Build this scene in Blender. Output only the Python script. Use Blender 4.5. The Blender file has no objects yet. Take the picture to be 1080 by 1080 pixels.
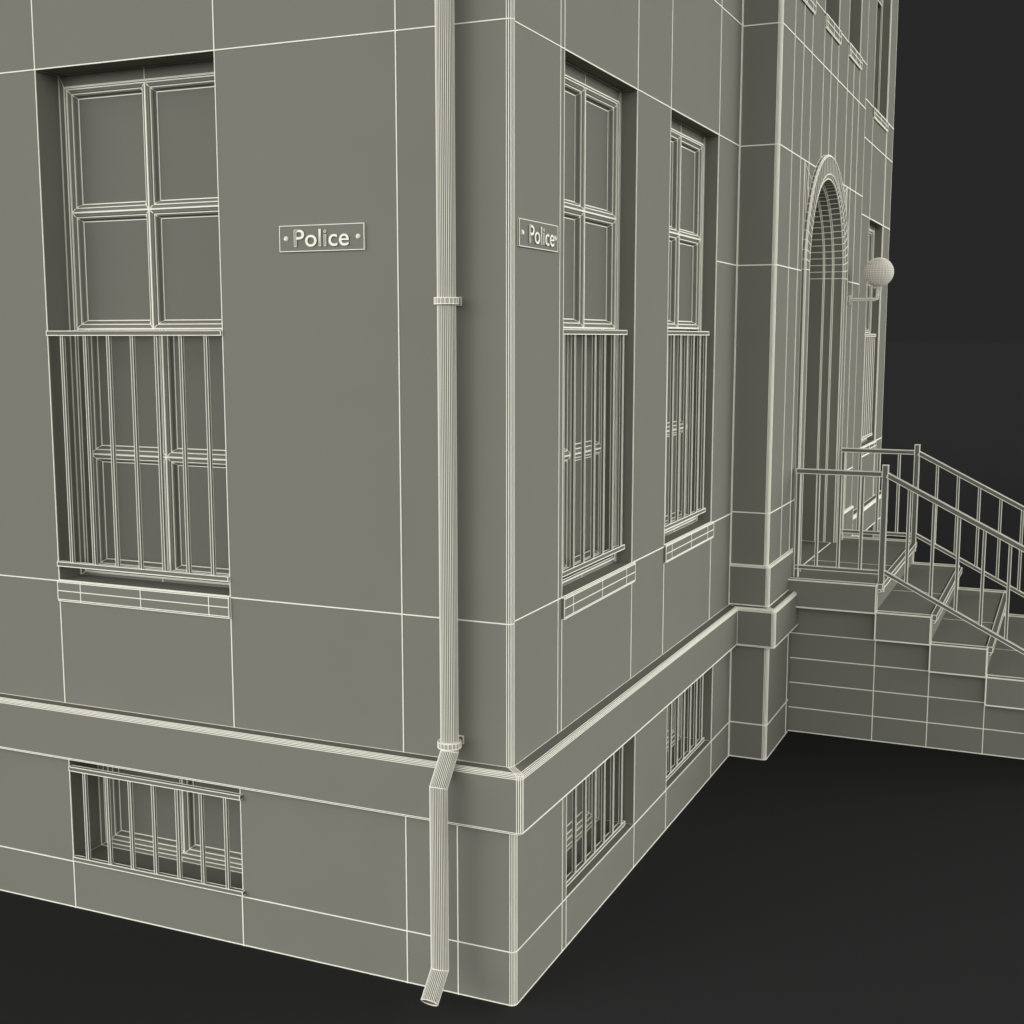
import bpy, math, random
from mathutils import Vector, Matrix
random.seed(7)
V = Vector
S = bpy.context.scene
COL = S.collection

# ---------------------------------------------------------------- camera numbers
FOC = 1356.0                                   # focal length in photo pixels (1080 wide)
CAM = V((-4.694, -2.069, 2.8))
YAW = math.radians(23.78); PITCH = math.atan2(184, FOC)
FWD = V((math.cos(YAW)*math.cos(PITCH), math.sin(YAW)*math.cos(PITCH), -math.sin(PITCH)))
RIGHT = V((math.sin(YAW), -math.cos(YAW), 0)); UP = RIGHT.cross(FWD)

# ---------------------------------------------------------------- materials
def mat(name, col, rough=0.9, var=0.04, scale=3.0):
    m = bpy.data.materials.new(name); m.use_nodes = True
    nt = m.node_tree; b = nt.nodes['Principled BSDF']
    b.inputs['Roughness'].default_value = rough
    b.inputs['Specular IOR Level'].default_value = 0.0
    tc = nt.nodes.new('ShaderNodeTexCoord'); n = nt.nodes.new('ShaderNodeTexNoise')
    n.inputs['Scale'].default_value = scale; n.inputs['Detail'].default_value = 3
    nt.links.new(tc.outputs['Object'], n.inputs['Vector'])
    r = nt.nodes.new('ShaderNodeValToRGB')
    a, c = r.color_ramp.elements
    a.position = .3; c.position = .7
    a.color = tuple(x*(1-var) for x in col)+(1,); c.color = tuple(x*(1+var) for x in col)+(1,)
    nt.links.new(n.outputs['Fac'], r.inputs['Fac']); nt.links.new(r.outputs['Color'], b.inputs['Base Color'])
    return m
CLAY = mat('grey_plaster', (.206, .203, .171), var=.015)
LINE = mat('pale_line', (.93, .91, .79), var=.01)
METAL = mat('grey_painted_metal', (.175, .173, .147), var=.015)
PANE_SHADE = mat('shaded_grey_pane', (.176, .174, .147), var=.015)  # wall grey made darker: recess shade painted into the pane colour
GLOBE = mat('pale_globe', (.60, .585, .50), var=.01)
COLLAR = mat('mid_grey_metal', (.42, .41, .35), var=.01)
PALE = mat('pale_plaster', (.84, .82, .72), var=.01)
GROUND = mat('dark_ground', (.0338, .0338, .0338), var=.0)
W = .60                                        # half width of a drawn line, in pixels of the 1080 photo

# ---------------------------------------------------------------- mesh builder
class MB:
    def __init__(s): s.v = []; s.f = []; s.m = []; s.seen = set()
    def pt(s, p): s.v.append(V(p)); return len(s.v)-1
    def face(s, pts, m=0):
        s.f.append([s.pt(p) for p in pts]); s.m.append(m)
    def wire(s, a, b, k=1.0, up=None):
        """a thin pale cord laid along an edge"""
        a = V(a); b = V(b)
        if (a-b).length < 1e-5: return
        key = tuple(sorted([tuple(round(x, 4) for x in a), tuple(round(x, 4) for x in b)]))
        if key in s.seen: return
        s.seen.add(key)
        d = (b-a).normalized()
        h = V((0, 0, 1)) if abs(d.z) < .9 else V((0, 1, 0))
        if abs(d.z) < .9 and abs(d.z) > .05: h = V((0, 0, 1))
        p = d.cross(h).normalized(); q = d.cross(p).normalized()
        j = k*(1+random.uniform(-.05, .05))
        rs = []
        for e in (a, b):
            rs.append(min(.02, max(.0007, W*j*(e-CAM).dot(FWD)/FOC)))
        a2 = a-d*rs[0]*.5; b2 = b+d*rs[1]*.5
        i0 = len(s.v)
        for e, r in ((a2, rs[0]), (b2, rs[1])):
            for o in (p+q, q-p, -p-q, p-q): s.v.append(e+o*r)
        for n in range(4):
            n2 = (n+1) % 4
            s.f.append([i0+n, i0+n2, i0+4+n2, i0+4+n]); s.m.append(1)
        s.f.append([i0+3, i0+2, i0+1, i0]); s.m.append(1)
        s.f.append([i0+4, i0+5, i0+6, i0+7]); s.m.append(1)
    def poly(s, pts, closed=False, k=1.0):
        for a, b in zip(pts, pts[1:]): s.wire(a, b, k)
        if closed: s.wire(pts[-1], pts[0], k)
    def quad(s, a, b, c, d, w=False, k=1.0):
        s.face((a, b, c, d))
        if w: s.poly([a, b, c, d], True, k)
    def box(s, lo, hi, w=True, k=1.0, M=None):
        x0, y0, z0 = lo; x1, y1, z1 = hi
        c = [V((x, y, z)) for z in (z0, z1) for y in (y0, y1) for x in (x0, x1)]
        if M: c = [M @ p for p in c]
        for f in ((0, 2, 3, 1), (4, 5, 7, 6), (0, 1, 5, 4), (2, 6, 7, 3), (0, 4, 6, 2), (1, 3, 7, 5)):
            s.face([c[i] for i in f])
        if w:
            for a, b in ((0,1),(2,3),(4,5),(6,7),(0,2),(1,3),(4,6),(5,7),(0,4),(1,5),(2,6),(3,7)):
                s.wire(c[a], c[b], k)
    def bar(s, a, b, side, w, h, k=1.0, wires=True):
        a = V(a); b = V(b); d = (b-a).normalized(); sd = V(side).normalized(); u = d.cross(sd).normalized()
        c = []
        for e in (a, b):
            for i, j in ((-1,-1),(1,-1),(1,1),(-1,1)): c.append(e+sd*i*w/2+u*j*h/2)
        for n in range(4): s.face([c[n], c[(n+1)%4], c[4+(n+1)%4], c[4+n]])
        s.face([c[3], c[2], c[1], c[0]]); s.face([c[4], c[5], c[6], c[7]])
        if wires:
            for n in range(4):
                s.wire(c[n], c[4+n], k); s.wire(c[n], c[(n+1)%4], k); s.wire(c[4+n], c[4+(n+1)%4], k)
    def build(s, name, parent=None, m0=None, m1=None):
        me = bpy.data.meshes.new(name)
        off = parent.matrix_world.translation if parent else V((0, 0, 0))
        if parent: off = LOC[parent.name]
        me.from_pydata([tuple(p-off) for p in s.v], [], s.f)
        me.materials.append(m0 or CLAY); me.materials.append(m1 or LINE)
        me.polygons.foreach_set('material_index', s.m)
        me.update()
        o = bpy.data.objects.new(name, me); COL.objects.link(o)
        if parent: o.parent = parent; LOC[o.name] = off
        else: LOC[o.name] = V((0, 0, 0))
        return o
LOC = {}
def thing(name, label, cat, loc, group=None):
    o = bpy.data.objects.new(name, None); COL.objects.link(o)
    o.location = loc; LOC[o.name] = V(loc); o.empty_display_size = .1
    o['label'] = label; o['category'] = cat
    if group: o['group'] = group
    return o

# ---------------------------------------------------------------- facades
PT = {'front': lambda u, z, w: V((w, u, z)),                 # plane x = 0, u runs along +Y
      'side':  lambda u, z, w: V((u, w, z)),                 # plane y = 0, u runs along +X
      'bay':   lambda u, z, w: V((u, -.25+w, z)),
      'bayL':  lambda u, z, w: V((3.6+w, u, z)),
      'bayR':  lambda u, z, w: V((6.96-w, u, z)),
      'end':   lambda u, z, w: V((10.56-w, u, z)),
      'back':  lambda u, z, w: V((u, 6-w, z))}
def facade(mb, P, us, zs, holes=(), w=0.0, depth=.2, skip=None):
    us = sorted(set(us) | {h[0] for h in holes} | {h[1] for h in holes})
    zs = sorted(set(zs) | {h[2] for h in holes} | {h[3] for h in holes})
    for a, b in zip(us, us[1:]):
        for c, d in zip(zs, zs[1:]):
            mu, mz = (a+b)/2, (c+d)/2
            if any(h[0] < mu < h[1] and h[2] < mz < h[3] for h in holes): continue
            if skip and skip(mu, mz): continue
            mb.quad(P(a, c, w), P(b, c, w), P(b, d, w), P(a, d, w))
    for (a, b, c, d, *r) in holes:
        dd = r[0] if r else depth
        k = [(a, c), (b, c), (b, d), (a, d)]
        for i in range(4):
            p, q = k[i], k[(i+1) % 4]
            mb.quad(P(p[0], p[1], w), P(q[0], q[1], w), P(q[0], q[1], w+dd), P(p[0], p[1], w+dd))
            mb.wire(P(*p, w), P(*q, w), .8)
            mb.wire(P(*p, w), P(*p, w+dd-.005), .6)
            mb.wire(P(*p, w+dd-.005), P(*q, w+dd-.005), .6)
def hline(mb, P, z, segs, w=0.0, k=1.0):
    for a, b in segs: mb.wire(P(a, z, w), P(b, z, w), k)
def vline(mb, P, u, segs, w=0.0, k=1.0):
    for a, b in segs: mb.wire(P(u, a, w), P(u, b, w), k)
def corner(mb, cx, cy, sx, sy, r, z0, z1, off, n=4, k=.62, cuts=()):
    """rounded convex corner; (sx,sy) points out of the building"""
    ox, oy = cx+sx*off, cy+sy*off
    pts = [(ox-sx*r+sx*r*math.cos(t), oy-sy*r+sy*r*math.sin(t)) for t in [math.pi/2*i/n for i in range(n+1)]]
    for a, b in zip(pts, pts[1:]):
        mb.quad((a[0], a[1], z0), (b[0], b[1], z0), (b[0], b[1], z1), (a[0], a[1], z1))
        for z in cuts: mb.wire((a[0], a[1], z), (b[0], b[1], z))
    for p in pts: mb.wire((p[0], p[1], z0), (p[0], p[1], z1), k)

TOP = 8.0
Z0, ZB, ZL0, ZL1 = 0.0, .24, .78, 1.035
BP = .025                                      # plinth stands this much proud
R = .023
bld = thing('police_station', 'grey two-storey corner building with pale edge lines, sash windows and projecting arched entrance bay',
            'building', (0, 0, 0))

# window openings  (u0,u1,z0,z1,depth)
WF = (1.385, 2.38, 1.645, 4.012, .15)
WS1 = (.55, 1.53, 1.65, 4.005, .09); WS2 = (2.09, 3.08, 1.66, 4.005, .09); WS3 = (9.03, 10.01, 1.66, 4.005, .09)
BF = (1.345, 2.35, .25, ZL0, .2); BS1 = (.56, 1.545, .24, ZL0, .2); BS2 = (2.12, 3.105, .24, ZL0, .2); BS3 = (9.03, 10.01, .24, ZL0, .2)
WU3 = (9.03, 10.01, 5.10, 7.45, .09)
WB = [(3.98, 4.56, 5.10, 7.45, .12), (4.99, 5.57, 5.10, 7.45, .12), (6.0, 6.58, 5.10, 7.45, .12)]

# --- front wall (left in the photo)
m = MB(); P = PT['front']
facade(m, P, [R, .5, 3.4, 4.4, 6], [ZL1-.02, 1.64, 4.01, TOP], [WF])
hline(m, P, 4.012, [(R, 6)]); hline(m, P, 1.64, [(R, WF[0]), (WF[1], 6)]); hline(m, P, 4.74, [(R, 6)])
vline(m, P, .507, [(ZL1, 4.01), (4.01, 4.74), (4.74, TOP)])
for u in (1.385, 2.38, 3.4, 4.4): vline(m, P, u, [(ZL1, 1.64), (4.012, TOP)])
facade(m, P, [R-BP, 3.4, 6], [0, .24, ZL0+.02], [BF], w=-BP)
hline(m, P, .24, [(R-BP, BF[0]), (BF[1], 6)], -BP); hline(m, P, .003, [(R-BP, 6)], -BP)
for u in (1.35, 2.35): vline(m, P, u, [(0, .24)], -BP)
for u in (.487, .24): vline(m, P, u, [(0, ZL0)], -BP)
corner(m, 0, 0, -1, -1, R, ZL1-.02, TOP, 0, cuts=(4.012, 1.64, 4.74))
corner(m, 0, 0, -1, -1, R, 0, ZL0+.02, BP, cuts=(.24, .003))
m.build('front_wall', bld)

# --- side wall, near wing
m = MB(); P = PT['side']
facade(m, P, [R, 3.6], [ZL1-.02, 3.26, TOP], [WS1, WS2])
hline(m, P, 4.006, [(R, 3.6)]); hline(m, P, 4.74, [(R, 3.6)])
hline(m, P, 1.65, [(R, WS1[0]), (WS1[1], WS2[0]), (WS2[1], 3.6)]); hline(m, P, 3.26, [(WS2[1], 3.6)])
for u in (.505,): vline(m, P, u, [(ZL1, TOP)])
for u in (.55, 1.53, 2.09, 3.08): vline(m, P, u, [(ZL1, 1.55), (4.006, TOP)])
for d in (-.022, -.011, 0): m.wire((3.6+d, -.002, ZL1), (3.6+d, -.002, TOP), .9)
facade(m, P, [R-BP, 3.6], [0, ZL0+.02], [BS1, BS2], w=-BP)
hline(m, P, .24, [(R-BP, BS1[0]), (BS1[1], BS2[0]), (BS2[1], 3.6-BP)], -BP); hline(m, P, .003, [(R-BP, 3.6-BP)], -BP)
vline(m, P, .51, [(0, ZL0)], -BP)
for u in (.56, 1.545, 2.12, 3.105): vline(m, P, u, [(0, .24)], -BP)
for d in (-.02, -.01, 0): m.wire((3.6-BP+d, -BP-.002, 0), (3.6-BP+d, -BP-.002, ZL0), .9)
m.build('side_wall', bld)

# --- projecting bay with the arched doorway
AC, AR, AZ, NA = 5.28, .84, 3.27, 40
ZD = 1.12
m = MB()
P = PT['bayL']
facade(m, P, [-.25+R, 0], [ZL1-.02, TOP]); facade(m, P, [-.25+R-BP, 0], [0, ZL0+.02], w=-BP)
for z in (1.31, 1.66, 3.26, 4.006, 4.74): hline(m, P, z, [(-.25+R, 0)])
for z in (.24, .003): hline(m, P, z, [(-.25+R-BP, -BP)], -BP)
P = PT['bayR']
facade(m, P, [-.25+R, 0], [ZL1-.02, TOP]); facade(m, P, [-.25+R-BP, 0], [0, ZL0+.02], w=-BP)
for z in (1.31, 1.66, 3.26, 4.006, 4.74): hline(m, P, z, [(-.25+R, 0)])
P = PT['bay']
L_, R_ = AC-AR, AC+AR
facade(m, P, [3.6+R, L_], [ZL1-.02, 4.74]); facade(m, P, [R_, 6.96-R], [ZL1-.02, 4.74])
facade(m, P, [3.6+R, 6.96-R], [4.74, TOP], WB)
facade(m, P, [3.6+R-BP, 4.3], [0, ZL0+.02], w=-BP); facade(m, P, [6.26, 6.96-R+BP], [0, ZL0+.02], w=-BP)
for a in range(NA):
    t0, t1 = math.pi*a/NA, math.pi*(a+1)/NA
    p0 = (AC+AR*math.cos(t0), AZ+AR*math.sin(t0)); p1 = (AC+AR*math.cos(t1), AZ+AR*math.sin(t1))
    m.quad(P(*p0, 0), P(*p1, 0), P(p1[0], 4.74, 0), P(p0[0], 4.74, 0))
ARO = .87
xa = math.sqrt(ARO**2-(4.006-AZ)**2)
hline(m, P, 4.006, [(3.6+R, AC-xa), (AC+xa, 6.96-R)]); hline(m, P, 4.74, [(3.6+R, 6.96-R)]); hline(m, P, 5.10, [(3.6+R, 6.96-R)])
hline(m, P, 3.26, [(3.6+R, 4.42), (6.14, 6.96-R)]); hline(m, P, 1.66, [(3.6+R, 4.42), (6.14, 6.96-R)]); hline(m, P, 1.31, [(3.6+R, 4.42), (6.14, 6.96-R)])
for u in (3.98, 4.27, 6.29, 6.58): vline(m, P, u, [(1.31, 5.08)])
for u in (4.56, 4.99, 5.28, 5.57, 6.0):
    zz = AZ+math.sqrt(max(0, ARO**2-(u-AC)**2)); vline(m, P, u, [(zz, 5.08)])
vline(m, P, 4.2, [(0, ZL0)], -BP); vline(m, P, 4.2, [(ZL1, 1.31)])
vline(m, P, 4.41, [(3.27, 4.006)], 0); vline(m, P, 6.15, [(3.27, 4.006)], 0)
for t in (.86, .80, .74):
    m.wire(P(4.41, 4.0, 0), P(AC+.86*math.cos(math.pi*t), AZ+.86*math.sin(math.pi*t), -.001), .6)
    m.wire(P(6.15, 4.0, 0), P(AC+.86*math.cos(math.pi*(1-t)), AZ+.86*math.sin(math.pi*(1-t)), -.001), .6)
for z in (.24, .003): hline(m, P, z, [(3.6+R-BP, 4.26), (6.3, 6.96)], -BP)
for cx, sx in ((3.6, -1), (6.96, 1)):
    corner(m, cx, -.25, sx, -1, R, ZL1-.02, TOP, 0, cuts=(1.31, 1.66, 3.26, 4.006, 4.74, 5.1), n=5)
    corner(m, cx, -.25, sx, -1, R, 0, ZL0+.02, BP, cuts=(.24, .003))
m.build('bay_wall', bld)

# --- far wing, end and back walls, roof
m = MB(); P = PT['side']
facade(m, P, [6.96, 10.56-R], [ZL1-.02, TOP], [WS3, WU3])
for z in (4.006, 4.74, 5.10): hline(m, P, z, [(6.96, 10.56-R)])
hline(m, P, 1.66, [(6.96, 9.03), (10.01, 10.56-R)])
for u in (9.03, 10.01): vline(m, P, u, [(ZL1, 1.56), (4.006, 5.0), (7.45, TOP)])
vline(m, P, 10.04, [(ZL1, TOP)])
facade(m, P, [6.96, 10.56-R+BP], [0, ZL0+.02], [BS3], w=-BP)
hline(m, P, .24, [(6.96, 9.03), (10.01, 10.56)], -BP); hline(m, P, .003, [(6.96, 10.56)], -BP)
corner(m, 10.56, 0, 1, -1, R, ZL1-.02, TOP, 0, cuts=(1.66, 3.26, 4.006, 4.74, 5.1), n=3)
corner(m, 10.56, 0, 1, -1, R, 0, ZL0+.02, BP, n=3)
m.build('side_wall', bld)
m = MB()
for k_, us in (('end', [R, 6]), ('back', [0, 10.56])):
    facade(m, PT[k_], us, [0, 1.65, 4.006, 4.74, TOP]); hline(m, PT[k_], 1.65, [(us[0], us[1])]); hline(m, PT[k_], 4.006, [(us[0], us[1])])
m.build('rear_wall', bld)
m = MB(); m.box((-.1, -.35, TOP), (10.66, 6.1, TOP+.2)); m.build('roof', bld)

# --- string course swept round the building
def sweep(mb, path, prof, loops=True, kl=1.0, rr=.021, rn=4):
    """path of plan corners; a corner given as (x, y, 'r') is rounded to radius rr whatever the offset"""
    n = len(path); rings = []
    for i, p in enumerate(path):
        ds = []
        for a, b in ((i-1, i), (i, i+1)):
            if 0 <= a and b < n: ds.append((V(path[b][:2])-V(path[a][:2])).normalized())
        ns = [V((d.y, -d.x)) for d in ds]
        nn = ns[0] if len(ns) == 1 else (ns[0]+ns[1])/(1+ns[0].dot(ns[1]))
        if len(p) == 3:
            for q in range(rn+1):
                t = q/rn*math.pi/2; k1, k2 = 1-math.sin(t), 1-math.cos(t)
                sh = -ds[0]*rr*k1+ds[1]*rr*k2
                rings.append([V((p[0]+nn.x*o+sh.x, p[1]+nn.y*o+sh.y, z)) for o, z in prof])
        else: rings.append([V((p[0]+nn.x*o, p[1]+nn.y*o, z)) for o, z in prof])
    for r0, r1 in zip(rings, rings[1:]):
        for j in range(len(prof)-1):
            mb.quad(r0[j], r1[j], r1[j+1], r0[j+1])
        for j in range(len(prof)): mb.wire(r0[j], r1[j], kl)
    if loops:
        for r in rings[1:-1]: mb.poly(r, k=.62)
prof = [(0, ZL1), (.058, ZL1), (.066, ZL1-.002), (.072, ZL1-.006), (.0745, ZL1-.012), (.075, ZL1-.019), (.075, ZL0+.008), (.07, ZL0), (.0, ZL0)]
prof2 = [(.0, 1.045), (.016, 1.045), (.016, 1.30), (.012, 1.308), (0, 1.312)]
for path in ([(0, 6), (0, 0, 'r'), (3.6, 0), (3.6, -.25, 'r'), (4.33, -.25)],
             [(6.23, -.25), (6.96, -.25, 'r'), (6.96, 0), (10.56, 0, 'r'), (10.56, 6)]):
    m = MB(); sweep(m, path, prof, kl=.66); m.build('string_course', bld)
# --- plain block at the foot of the bay above the string course
for path in ([(3.6, -.001), (3.6, -.25, 'r'), (4.33, -.25)], [(6.23, -.25), (6.96, -.25, 'r'), (6.96, -.001)]):
    m = MB(); sweep(m, path, prof2, kl=.8); m.build('plinth_block', bld)

# ---------------------------------------------------------------- windows
def nest(mb, P, u0, u1, z0, z1, prof, wires=None, k=.8, mitre=True):
    rings = []
    for (i, t, b, w) in prof:
        rings.append([P(u0+i, z0+b, w), P(u1-i, z0+b, w), P(u1-i, z1-t, w), P(u0+i, z1-t, w)])
    for n, (a, b) in enumerate(zip(rings, rings[1:])):
        for j in range(4): mb.quad(a[j], a[(j+1) % 4], b[(j+1) % 4], b[j])
        if mitre:
            for j in range(4): mb.wire(a[j], b[j], k*.8)
    for n, r in enumerate(rings):
        if wires is None or n in wires: mb.poly(r, True, k)
    return rings[-1]
def sash(name, par, P, u0, u1, z0, z1, w, zm, kw=1.0):
    mb = MB(); um = (u0+u1)/2
    cuts = [z0, zm, z1] if zm else [z0, z1]
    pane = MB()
    for a, b in ((u0, um), (um, u1)):
        for c, d in zip(cuts, cuts[1:]):
            pr = [(i, i, i, w+q) for i, q in ((0, 0), (.016, .001), (.021, .009), (.030, .012), (.034, .024), (.040, .032))]
            nest(mb, P, a, b, c, d, pr, wires=(0, 2, 5), k=.95*kw)
            mb.poly([P(a, c, w-.002), P(b, c, w-.002), P(b, d, w-.002), P(a, d, w-.002)], True, 1.4*kw)
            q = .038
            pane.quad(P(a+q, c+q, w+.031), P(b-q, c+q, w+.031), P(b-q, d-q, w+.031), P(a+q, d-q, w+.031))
    # edges of the sash seen past the meeting rail
    mb.quad(P(u0, z0, w), P(u1, z0, w), P(u1, z0, w+.05), P(u0, z0, w+.05))
    mb.quad(P(u0, z1, w), P(u1, z1, w), P(u1, z1, w+.05), P(u0, z1, w+.05))
    o = mb.build(name, par)
    pane.build('pane', par, PANE_SHADE)
def window(P, hole, kind='tall', sill=True, name='window', wf=0.0, kw=1.0):
    u0, u1, z0, z1, d = hole; d += wf
    mb = MB()
    if kind == 'tall':
        pr = [(0, 0, 0, d), (.028, .055, .018, d), (.032, .058, .021, d-.006), (.036, .061, .024, d-.008), (.040, .064, .027, d-.005),
              (.042, .067, .03, d+.002), (.042, .067, .03, d+.12)]
    else:
        pr = [(0, 0, 0, d), (.03, .03, .02, d), (.034, .034, .024, d+.006), (.040, .04, .03, d+.015), (.042, .042, .03, d+.022), (.042, .042, .03, d+.12)]
    nest(mb, P, u0, u1, z0, z1, pr, wires=(0, 1, 3, 5) if kind == 'tall' else (0, 1, 4), k=.75*kw)
    um = (u0+u1)/2
    mb.wire(P(um, z1, d), P(um, z1-.055, d), .7); mb.wire(P(um, z0, d), P(um, z0+.018, d), .7)
    fr = mb.build(name, bld)
    a, b = u0+.042, u1-.042
    if kind == 'tall':
        zt, zb = z1-.067, z0+.03; zmid = z0+1.195
        sash('upper_sash', fr, P, a, b, zmid, zt, d+.003, (zmid+zt)/2-.01, kw)
        sash('lower_sash', fr, P, a, b, zb, zmid+.012, d+.062, (zb+zmid)/2-.02, kw)
    else:
        sash('sash', fr, P, a, b, z0+.03, z1-.042, d+.022, None)
    if sill:
        s = MB(); sl, sr = u0+.002, u1+(.02 if P(1, 0, 0).x > .5 else 0); h = .1
        wq = .013
        pts = {}
        prf = [(0, z0-.002), (-wq+.003, z0-.002), (-wq, z0-.008), (-wq, z0-.05), (-wq, z0-h+.008), (-wq+.003, z0-h), (0, z0-h)]
        for x, y in zip(prf, prf[1:]): s.quad(P(sl, x[1], x[0]+wf), P(sr, x[1], x[0]+wf), P(sr, y[1], y[0]+wf), P(sl, y[1], y[0]+wf))
        for e in (sl, sr): s.face([P(e, z, w+wf) for w, z in prf])
        for w, z in prf[1:-1]: s.wire(P(sl, z, w+wf), P(sr, z, w+wf), .75)
        L = sr-sl
        for e in (sl, sl+.11*L, sl+.5*L, sr-.14*L, sr): s.poly([P(e, z, w+wf) for w, z in prf], k=.75)
        # inner board of the sill
        s.quad(P(u0+.002, z0+.002, wf-.001), P(u1-.002, z0+.002, wf-.001), P(u1-.002, z0+.002, d), P(u0+.002, z0+.002, d))
        s.build('sill', fr)
window(PT['front'], WF)
for h in (WS1, WS2): window(PT['side'], h)
for h in (WS3, WU3): window(PT['side'], h, kw=.55)
for h in WB: window(PT['bay'], h, kw=.6)
for P_, h in (('front', BF), ('side', BS1), ('side', BS2), ('side', BS3)): window(PT[P_], h, 'low', False, 'basement_window', -BP)

# ---------------------------------------------------------------- window guards
GRP = 'barred guards fixed across the windows'
def guard(P, h, w, z0, z1, lab, ext=0.0, side='u'):
    u0, u1 = h[0]+.003-ext, h[1]-.003+ext-(.045 if w > .01 else 0)
    c = P((u0+u1)/2, z0, w)
    t = thing('window_guard', lab, 'window guard', c, GRP)
    U = P(1, 0, 0)-P(0, 0, 0); N = P(0, 0, 1)-P(0, 0, 0)
    for z in (z1, z0):
        m = MB(); m.bar(P(u0, z, w), P(u1, z, w), N, .022, .020, k=.7); m.build('rail', t, METAL)
    s = (h[1]-h[0])/7.3
    for i in range(7):
        m = MB(); u = (h[0]+h[1])/2+(i-3)*s
        m.bar(P(u, z0+.01, w), P(u, z1-.01, w), U, .0135, .0135, k=.5); m.build('bar', t, METAL)
guard(PT['front'], WF, .0, 1.725, 2.82, 'barred guard across the lower half of the tall window left of the drainpipe')
guard(PT['side'], WS1, .035, 1.74, 2.825, 'barred guard on the tall side window nearest the building corner')
guard(PT['side'], WS2, .035, 1.74, 2.825, 'barred guard on the tall side window next to the projecting bay')
guard(PT['side'], WS3, .035, 1.74, 2.825, 'barred guard on the distant tall window behind the steps and globe lamp')
guard(PT['front'], (BF[0]-.013, BF[1]-.013), -.034, .262, .722, 'barred guard on the basement window left of the drainpipe foot', .0)
guard(PT['side'], BS1, .02, .262, .74, 'barred guard on the low basement window nearest the building corner')
guard(PT['side'], BS2, .02, .262, .74, 'barred guard on the low basement window next to the projecting bay')

# ---------------------------------------------------------------- arched door surround and door
def arch_sweep(mb, prof, zb, n=NA, k=.8, radial=True, sub=1):
    rings = []
    def ring(fn): rings.append([fn(r, w) for r, w in prof])
    ring(lambda r, w: V((AC+r, w, zb)))
    for i in range(n+1):
        t = math.pi*i/n; ring(lambda r, w: V((AC+r*math.cos(t), w, AZ+r*math.sin(t))))
    ring(lambda r, w: V((AC-r, w, zb)))
    for a, b in zip(rings, rings[1:]):
        for j in range(len(prof)-1): mb.quad(a[j], b[j], b[j+1], a[j+1])
        for j in range(len(prof)): mb.wire(a[j], b[j], k)
    if radial:
        for r in rings[1:-1]: mb.poly(r, k=.62)
m = MB()
arch_sweep(m, [(.87, -.25), (.87, -.272), (.862, -.280), (.735, -.280), (.70, -.270), (.692, -.20)], ZD)
m.build('door_surround', bld)
m = MB()
arch_sweep(m, [(.692, -.20), (.68, -.19), (.68, -.13), (.67, -.12), (.67, .10)], ZD, k=.75)
m.build('door_lining', bld)
m = MB()                                                    # fanlight over the doors
for i in range(NA):
    t0, t1 = math.pi*i/NA, math.pi*(i+1)/NA
    m.face([(AC, .08, AZ), (AC+.67*math.cos(t0), .08, AZ+.67*math.sin(t0)), (AC+.67*math.cos(t1), .08, AZ+.67*math.sin(t1))])
for i in range(1, 6):
    t = math.pi*i/6; m.bar((AC, .07, AZ), (AC+.67*math.cos(t), .07, AZ+.67*math.sin(t)), (0, 1, 0), .03, .03, k=.7)
m.bar((AC-.67, .06, AZ), (AC+.67, .06, AZ), (0, 1, 0), .06, .07, k=.8)
m.build('fanlight', bld)
for s_ in (-1, 1):
    m = MB(); a, b = sorted((AC+s_*.003, AC+s_*.665))
    m.box((a, .07, ZD+.01), (b, .11, AZ-.035), k=.8)
    P = lambda u, z, w: V((u, w, z))
    for c, d in ((ZD+.12, ZD+.75), (ZD+.85, ZD+1.45), (ZD+1.55, AZ-.15)):
        nest(m, P, a+.1, b-.1, c, d, [(0, 0, 0, .068), (.012, .012, .012, .060), (.03, .03, .03, .068), (.034, .034, .034, .0685)], k=.7)
    dl = m.build('door', bld)
    m = MB(); m.bar((AC+s_*.06, .03, ZD+.95), (AC+s_*.06, .03, ZD+1.15), (0, 1, 0), .02, .02, k=.6); m.box((AC+s_*.06-.008, .03, ZD+.96), (AC+s_*.06+.008, .07, ZD+.975), k=.5)
    m.box((AC+s_*.06-.008, .03, ZD+1.125), (AC+s_*.06+.008, .07, ZD+1.14), k=.5); m.build('handle', dl, METAL)

m = MB(); m.box((AC-.665, -.2495, .9), (AC+.665, .12, ZD+.004), k=.6); m.build('threshold', bld)
# ---------------------------------------------------------------- entrance steps
st = thing('entrance_steps', 'grey flight of steps with raised landing running down from the arched doorway', 'steps', (5.28, -1.5, 0))
XL, XR = 4.295, 6.27; CL, CR = 4.20, 6.36
Y0 = -.276; YS = [-.865, -1.23, -1.595, -1.96, -2.325, -2.69]; ZT = [1.12, .935, .75, .56, .375, .19]
m = MB()
ys = [Y0]+YS
for i in range(6):                                          # stepped side of the base mass
    top = ZT[i]-.012
    m.box((XL, ys[i+1]+.004, 0), (XR, ys[i]+(.004 if i else 0), top), w=False)
for x in (XL, XR):
    for k_, z in enumerate((.72, .54, .36, .178)):
        m.wire((x, Y0, z), (x, YS[min(5, k_+1)]+.004 if k_ < 4 else YS[5], z), .8)
    m.wire((x, Y0, .003), (x, YS[5]+.03, .003), .8)
    m.wire((x, Y0-.02, .906), (x, YS[0], .906), .8)
    for i in range(6): m.wire((x, YS[i]+.004, 0), (x, YS[i]+.004, ZT[i]-.2), .8)
m.build('base_wall', st)
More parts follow.
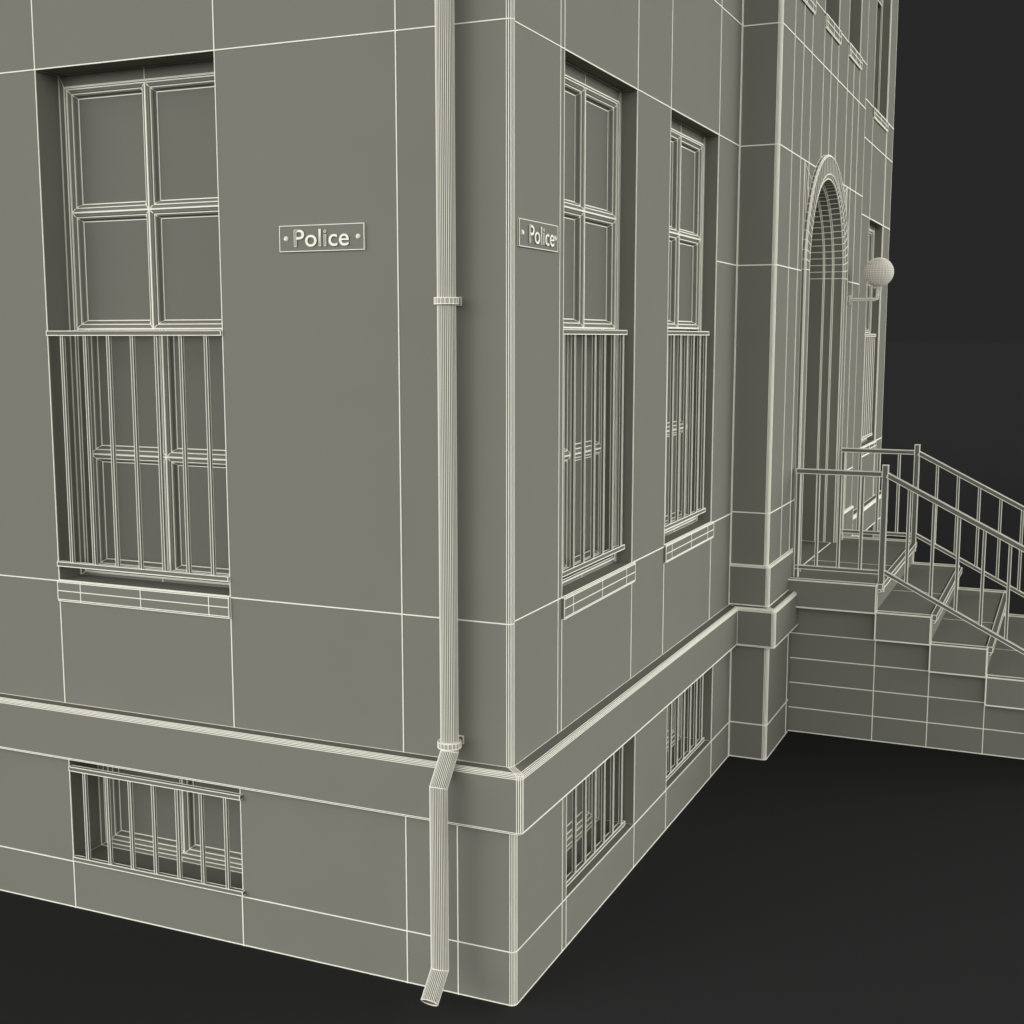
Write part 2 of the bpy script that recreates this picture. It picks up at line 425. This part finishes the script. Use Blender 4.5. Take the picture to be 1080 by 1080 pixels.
for i in range(6):
    y1 = -.252 if i == 0 else YS[i-1]-.004; y0 = YS[i]; z = ZT[i]
    m = MB()
    m.box((CL+.065, y0+.02, z-.185), (CR-.065, y1+(.012 if i else 0), z-.004), w=False)
    # nosing strip with its small mouldings
    m.box((CL+.08, y0-.030, z-.038), (CR-.08, y0+.006, z-.001), k=.6)
    m.box((CL+.08, y0-.020, z-.056), (CR-.08, y0+.019, z-.0395), k=.5)
    m.wire((5.08, y0, z-.004), (5.08, y1, z-.004), .5)
    step = m.build('landing' if i == 0 else 'tread', st)
    for x in (CL, CR-.064):
        m = MB(); m.box((x, y0+.0, z-.19), (x+.064, y1, z), k=1.15)
        m.build('step_block', step)

# ---------------------------------------------------------------- handrails
def handrail(X, lab, ys1, ys2):
    t = thing('handrail', lab, 'handrail', (X, -.88, 1.1), 'handrails on either side of the entrance steps')
    sx = (1, 0, 0); zt, zb = 1.872, 1.19; sl = .185/.365
    yp = -.878; yend = -2.86
    m = MB(); m.bar((X, -.275, zt), (X, yp+.02, zt), sx, .034, .030, k=.6); m.bar((X, yp-.015, zt-.005), (X, yend, zt-(yp-yend)*sl), sx, .034, .030, k=.6); m.build('top_rail', t, METAL)
    m = MB(); m.bar((X, -.275, zb), (X, yp+.02, zb), sx, .024, .024, k=.58); m.bar((X, yp-.015, zb+.005), (X, yend, zb-(yp-yend)*sl), sx, .024, .024, k=.58); m.build('bottom_rail', t, METAL)
    m = MB(); m.bar((X, yp, 1.06), (X, yp, 1.935), sx, .036, .036, k=.62); m.build('post', t, METAL)
    m = MB(); m.bar((X, -.29, 1.10), (X, -.29, zt-.014), sx, .026, .026, k=.8); m.build('post', t, METAL)
    m = MB(); m.bar((X, yend, 0), (X, yend, .93), sx, .036, .036, k=.62); m.build('post', t, METAL)
    for y in ys1:
        m = MB(); m.bar((X, y, zb+.01), (X, y, zt-.012), sx, .017, .017, k=.52); m.build('baluster', t, METAL)
    for y in ys2:
        d = (yp-y)*sl
        m = MB(); m.bar((X, y, zb-d+.01), (X, y, zt-d-.012), sx, .017, .017, k=.52); m.build('baluster', t, METAL)
sl2 = [-1.042-.1645*i for i in range(11)]
handrail(4.35, 'nearer metal handrail with thin balusters on the left edge of the steps', [-.427, -.578, -.73], sl2)
handrail(6.20, 'farther metal handrail with thin balusters on the right edge of the steps', [-.427, -.578, -.74], sl2)

# ---------------------------------------------------------------- globe lamp
t = thing('globe_lamp', 'pale round globe lamp on a thin bent arm beside the arched doorway', 'wall lamp', (6.40, -.25, 3.113))
GC = V((6.40, -.492, 3.335)); GR = .118
def tube(mb, pts, r, n=10, k=.5, wires=True, caps=True):
    rings = []
    for i, p in enumerate(pts):
        p = V(p); a = V(pts[max(0, i-1)]); b = V(pts[min(len(pts)-1, i+1)]); d = (b-a).normalized()
        h = V((0, 1, 0)) if abs(d.y) < .8 else V((0, 0, 1))
        e1 = d.cross(h).normalized(); e2 = d.cross(e1)
        if 0 < i < len(pts)-1:
            d0 = (p-a).normalized(); c = max(.5, d0.dot(d)); 
        rings.append([p+(e1*math.cos(2*math.pi*j/n)+e2*math.sin(2*math.pi*j/n))*r for j in range(n)])
    for a, b in zip(rings, rings[1:]):
        for j in range(n):
            mb.quad(a[j], a[(j+1) % n], b[(j+1) % n], b[j])
            if wires: mb.wire(a[j], b[j], k)
    if wires:
        for r_ in rings: mb.poly(r_, True, k)
    if caps: mb.face(rings[0][::-1]); mb.face(rings[-1])
    return rings
m = MB(); tube(m, [(6.40, -.255, 3.113), (6.40, -.46, 3.113), (6.40, -.485, 3.12), (6.40, -.487, 3.15), (6.40, -.487, 3.225)], .011, 8, .5); m.build('arm', t, METAL)
m = MB(); tube(m, [(6.40, -.25, 3.113), (6.40, -.266, 3.113)], .035, 14, .5); m.build('wall_plate', t, METAL)
m = MB(); tube(m, [(6.40, -.486, 3.205), (6.40, -.486, 3.232)], .03, 14, .5); m.build('collar', t, METAL)
m = MB(); NU, NV = 28, 20
def gp(i, j):
    a = 2*math.pi*i/NU; b = math.pi*j/NV
    return GC+V((math.sin(b)*math.cos(a), math.sin(b)*math.sin(a), math.cos(b)))*GR
for i in range(NU):
    for j in range(NV):
        q = [gp(i, j), gp(i+1, j), gp(i+1, j+1), gp(i, j+1)]
        if j == 0: m.face(q[1:])
        elif j == NV-1: m.face(q[:3])
        else: m.face(q)
        m.wire(q[0], q[3], .36)
        if 0 < j: m.wire(q[0], q[1], .36)
m.build('globe', t, GLOBE)

# ---------------------------------------------------------------- drainpipe
t = thing('drainpipe', 'pale round drainpipe with two clamps and bent foot near the building corner', 'drainpipe', (-.075, .250, 0))
PR = .0365
def pipe(pts, n=30, k=.42):
    mb = MB(); rings = []
    P0 = [V(p) for p in pts]
    for i, p in enumerate(P0):
        dirs = []
        if i: dirs.append((p-P0[i-1]).normalized())
        if i < len(P0)-1: dirs.append((P0[i+1]-p).normalized())
        nrm = sum(dirs, V()).normalized() if len(dirs) > 1 else dirs[0]
        d = dirs[0]; e1 = V((0, 1, 0)); e2 = d.cross(e1).normalized()
        ring = []
        for j in range(n):
            q = p+(e1*math.cos(2*math.pi*j/n)+e2*math.sin(2*math.pi*j/n))*PR
            q = q-d*((q-p).dot(nrm)/d.dot(nrm))
            ring.append(q)
        rings.append(ring)
    for a, b in zip(rings, rings[1:]):
        for j in range(n):
            mb.quad(a[j], a[(j+1) % n], b[(j+1) % n], b[j]); mb.wire(a[j], b[j], k)
    for r_ in rings: mb.poly(r_, True, .7)
    # open, hollow mouth
    last, prev = P0[-1], P0[-2]; d = (last-prev).normalized()
    inner = [last+(q-last)*.86 for q in rings[-1]]; deep = [q-d*.12 for q in inner]
    for j in range(n):
        a, b = j, (j+1) % n
        mb.quad(rings[-1][a], rings[-1][b], inner[b], inner[a]); mb.quad(inner[a], inner[b], deep[b], deep[a])
    mb.poly(inner, True, .5); mb.face(deep)
    return mb
pipe([(-.075, .250, TOP-.1), (-.075, .250, 1.095), (-.178, .250, .972), (-.178, .250, .185), (-.275, .250, .085)]).build('pipe', t)
for zc in (2.944, 1.128):
    m = MB(); n = 24
    for r0, r1, za, zb in ((PR+.003, PR+.012, zc-.012, zc+.012),):
        n = 18; cs = [(-.075+r*math.cos(2*math.pi*j/n), .250+r*math.sin(2*math.pi*j/n), z) for r, z in ((r0, za), (r1, za), (r1, zb), (r0, zb)) for j in range(n)]
        for s_ in range(4):
            for j in range(n):
                a, b = s_*n+j, s_*n+(j+1) % n; c, d = ((s_+1) % 4)*n+(j+1) % n, ((s_+1) % 4)*n+j
                m.quad(cs[a], cs[b], cs[c], cs[d]); m.wire(cs[a], cs[b], .8)
                if s_ in (0, 1, 2): m.wire(cs[a], cs[d], .6)
    cl = m.build('clamp', t, COLLAR)
    m = MB(); m.box((-.025, .250-.012, zc-.012), (0.0, .250+.012, zc+.012), k=.6)
    m.box((-.008, .250-.03, zc-.016), (.0-.0005, .250+.03, zc+.016), k=.6)
    m.build('wall_bracket', cl)

# ---------------------------------------------------------------- signs
def sign(P, u0, u1, z0, z1, flip, lab, cx):
    t = thing('police_sign', lab, 'sign', P((u0+u1)/2, (z0+z1)/2, 0), 'small oblong wall signs')
    m = MB(); th = -.008
    a, b = P(u0, z0, th), P(u1, z1, -.0005)
    lo = [min(a[i], b[i]) for i in range(3)]; hi = [max(a[i], b[i]) for i in range(3)]
    m.box(lo, hi, k=.62); pl_ = m.build('plate', t)
    cu = bpy.data.curves.new('word', 'FONT'); cu.body = 'Police'; cu.size = 1.0; cu.offset = -.003; cu.resolution_u = 5
    to = bpy.data.objects.new('word', cu); COL.objects.link(to)
    bpy.context.view_layer.update()
    me = bpy.data.meshes.new_from_object(to.evaluated_get(bpy.context.evaluated_depsgraph_get()))
    bpy.data.objects.remove(to); bpy.data.curves.remove(cu)
    xs = [v.co.x for v in me.vertices]; yy = [v.co.y for v in me.vertices]
    x0, x1, y0, y1 = min(xs), max(xs), min(yy), max(yy)
    L, Hh = .62*(u1-u0)*1.04, .66*(z1-z0)
    def M(c, w):
        fu = (c.x-x0)/(x1-x0); fz = (c.y-y0)/(y1-y0)
        u = (u0+u1)/2+(.020 if not flip else -.002) + (fu-.5)*L*(1 if not flip else -1)
        return P(u, z0+.17*(z1-z0)+fz*Hh, w)
    m = MB(); w1 = th-.005
    cnt = {}
    for p in me.polygons:
        m.face([M(me.vertices[i].co, w1) for i in p.vertices])
        fc = (sum(me.vertices[i].co.x for i in p.vertices)/len(p.vertices)-x0)/(x1-x0)
        grey = fc < .045 or .475 < fc < .60
        m.m[-1] = 0 if grey else 1
        for e in p.edge_keys: cnt[e] = cnt.get(e, 0)+1
    for e, c in cnt.items():
        A, B = me.vertices[e[0]].co, me.vertices[e[1]].co
        if c == 1:
            m.quad(M(A, th), M(B, th), M(B, w1), M(A, w1)); m.wire(M(A, w1), M(B, w1), .35)
    m.build('lettering', t, MIDG)
    for u in (u0+.028, u1-.032):
        m = MB(); c = P(u, (z0+z1)/2, th); N = (P(0, 0, -1)-P(0, 0, 0)); U = P(1, 0, 0)-P(0, 0, 0); Zv = V((0, 0, 1)); r = .0115; n = 12
        rings = [[c+(U*math.cos(2*math.pi*j/n)+Zv*math.sin(2*math.pi*j/n))*r*f+N*h for j in range(n)] for f, h in ((1, 0), (.85, .004), (.5, .007))]
        for a_, b_ in zip(rings, rings[1:]):
            for j in range(n): m.quad(a_[j], a_[(j+1) % n], b_[(j+1) % n], b_[j])
        m.face(rings[-1]); m.build('screw', t, PALE)
MIDG = mat('sign_letter_paint', (.34, .335, .29), var=.01)
sign(PT['front'], .66, 1.071, 3.16, 3.266, True, 'Police sign on the wall between the tall window and the drainpipe', 0)
sign(PT['side'], .055, .462, 3.16, 3.266, False, 'Police sign on the narrow side wall right of the building corner', 0)

# ---------------------------------------------------------------- ground
me = bpy.data.meshes.new('ground'); s = 900
me.from_pydata([(-s, -s, -.002), (s, -s, -.002), (s, s, -.002), (-s, s, -.002)], [], [(0, 1, 2, 3)]); me.materials.append(GROUND)
g = bpy.data.objects.new('ground', me); COL.objects.link(g); g['kind'] = 'structure'; g['label'] = 'flat dark grey ground around the building'

# ---------------------------------------------------------------- light: dark studio void, broad soft lamps
w = bpy.data.worlds.new('World'); S.world = w; w.use_nodes = True
w.node_tree.nodes['Background'].inputs['Color'].default_value = (.0210, .0210, .0210, 1)
w.node_tree.nodes['Background'].inputs['Strength'].default_value = 1.0
def sun(az, el, st, ang=85):
    l = bpy.data.lights.new('soft_lamp', 'SUN'); l.energy = st; l.angle = math.radians(ang); l.color = (1, 1, 1)
    o = bpy.data.objects.new('soft_lamp', l); COL.objects.link(o)
    a, e = math.radians(az), math.radians(el)
    d = V((math.cos(a)*math.cos(e), math.sin(a)*math.cos(e), math.sin(e)))
    o.rotation_euler = (-d).to_track_quat('-Z', 'Y').to_euler(); o.location = d*30
K = 2.55
for az, f in ((128, 1.4), (172, 1.2), (225, .36), (278, 1.2), (322, 1.4)): sun(az, 0, K*f, 75)

# ---------------------------------------------------------------- camera
cd = bpy.data.cameras.new('camera'); co = bpy.data.objects.new('camera', cd); COL.objects.link(co)
cd.sensor_width = 36; cd.lens = FOC/1080*36; cd.clip_end = 4000; cd.clip_start = .05
co.matrix_world = Matrix(((RIGHT.x, UP.x, -FWD.x, CAM.x), (RIGHT.y, UP.y, -FWD.y, CAM.y), (RIGHT.z, UP.z, -FWD.z, CAM.z), (0, 0, 0, 1)))
S.camera = co
S.render.engine = 'CYCLES'
S.view_settings.view_transform = 'Standard'; S.view_settings.look = 'None'; S.view_settings.exposure = 0; S.view_settings.gamma = 1
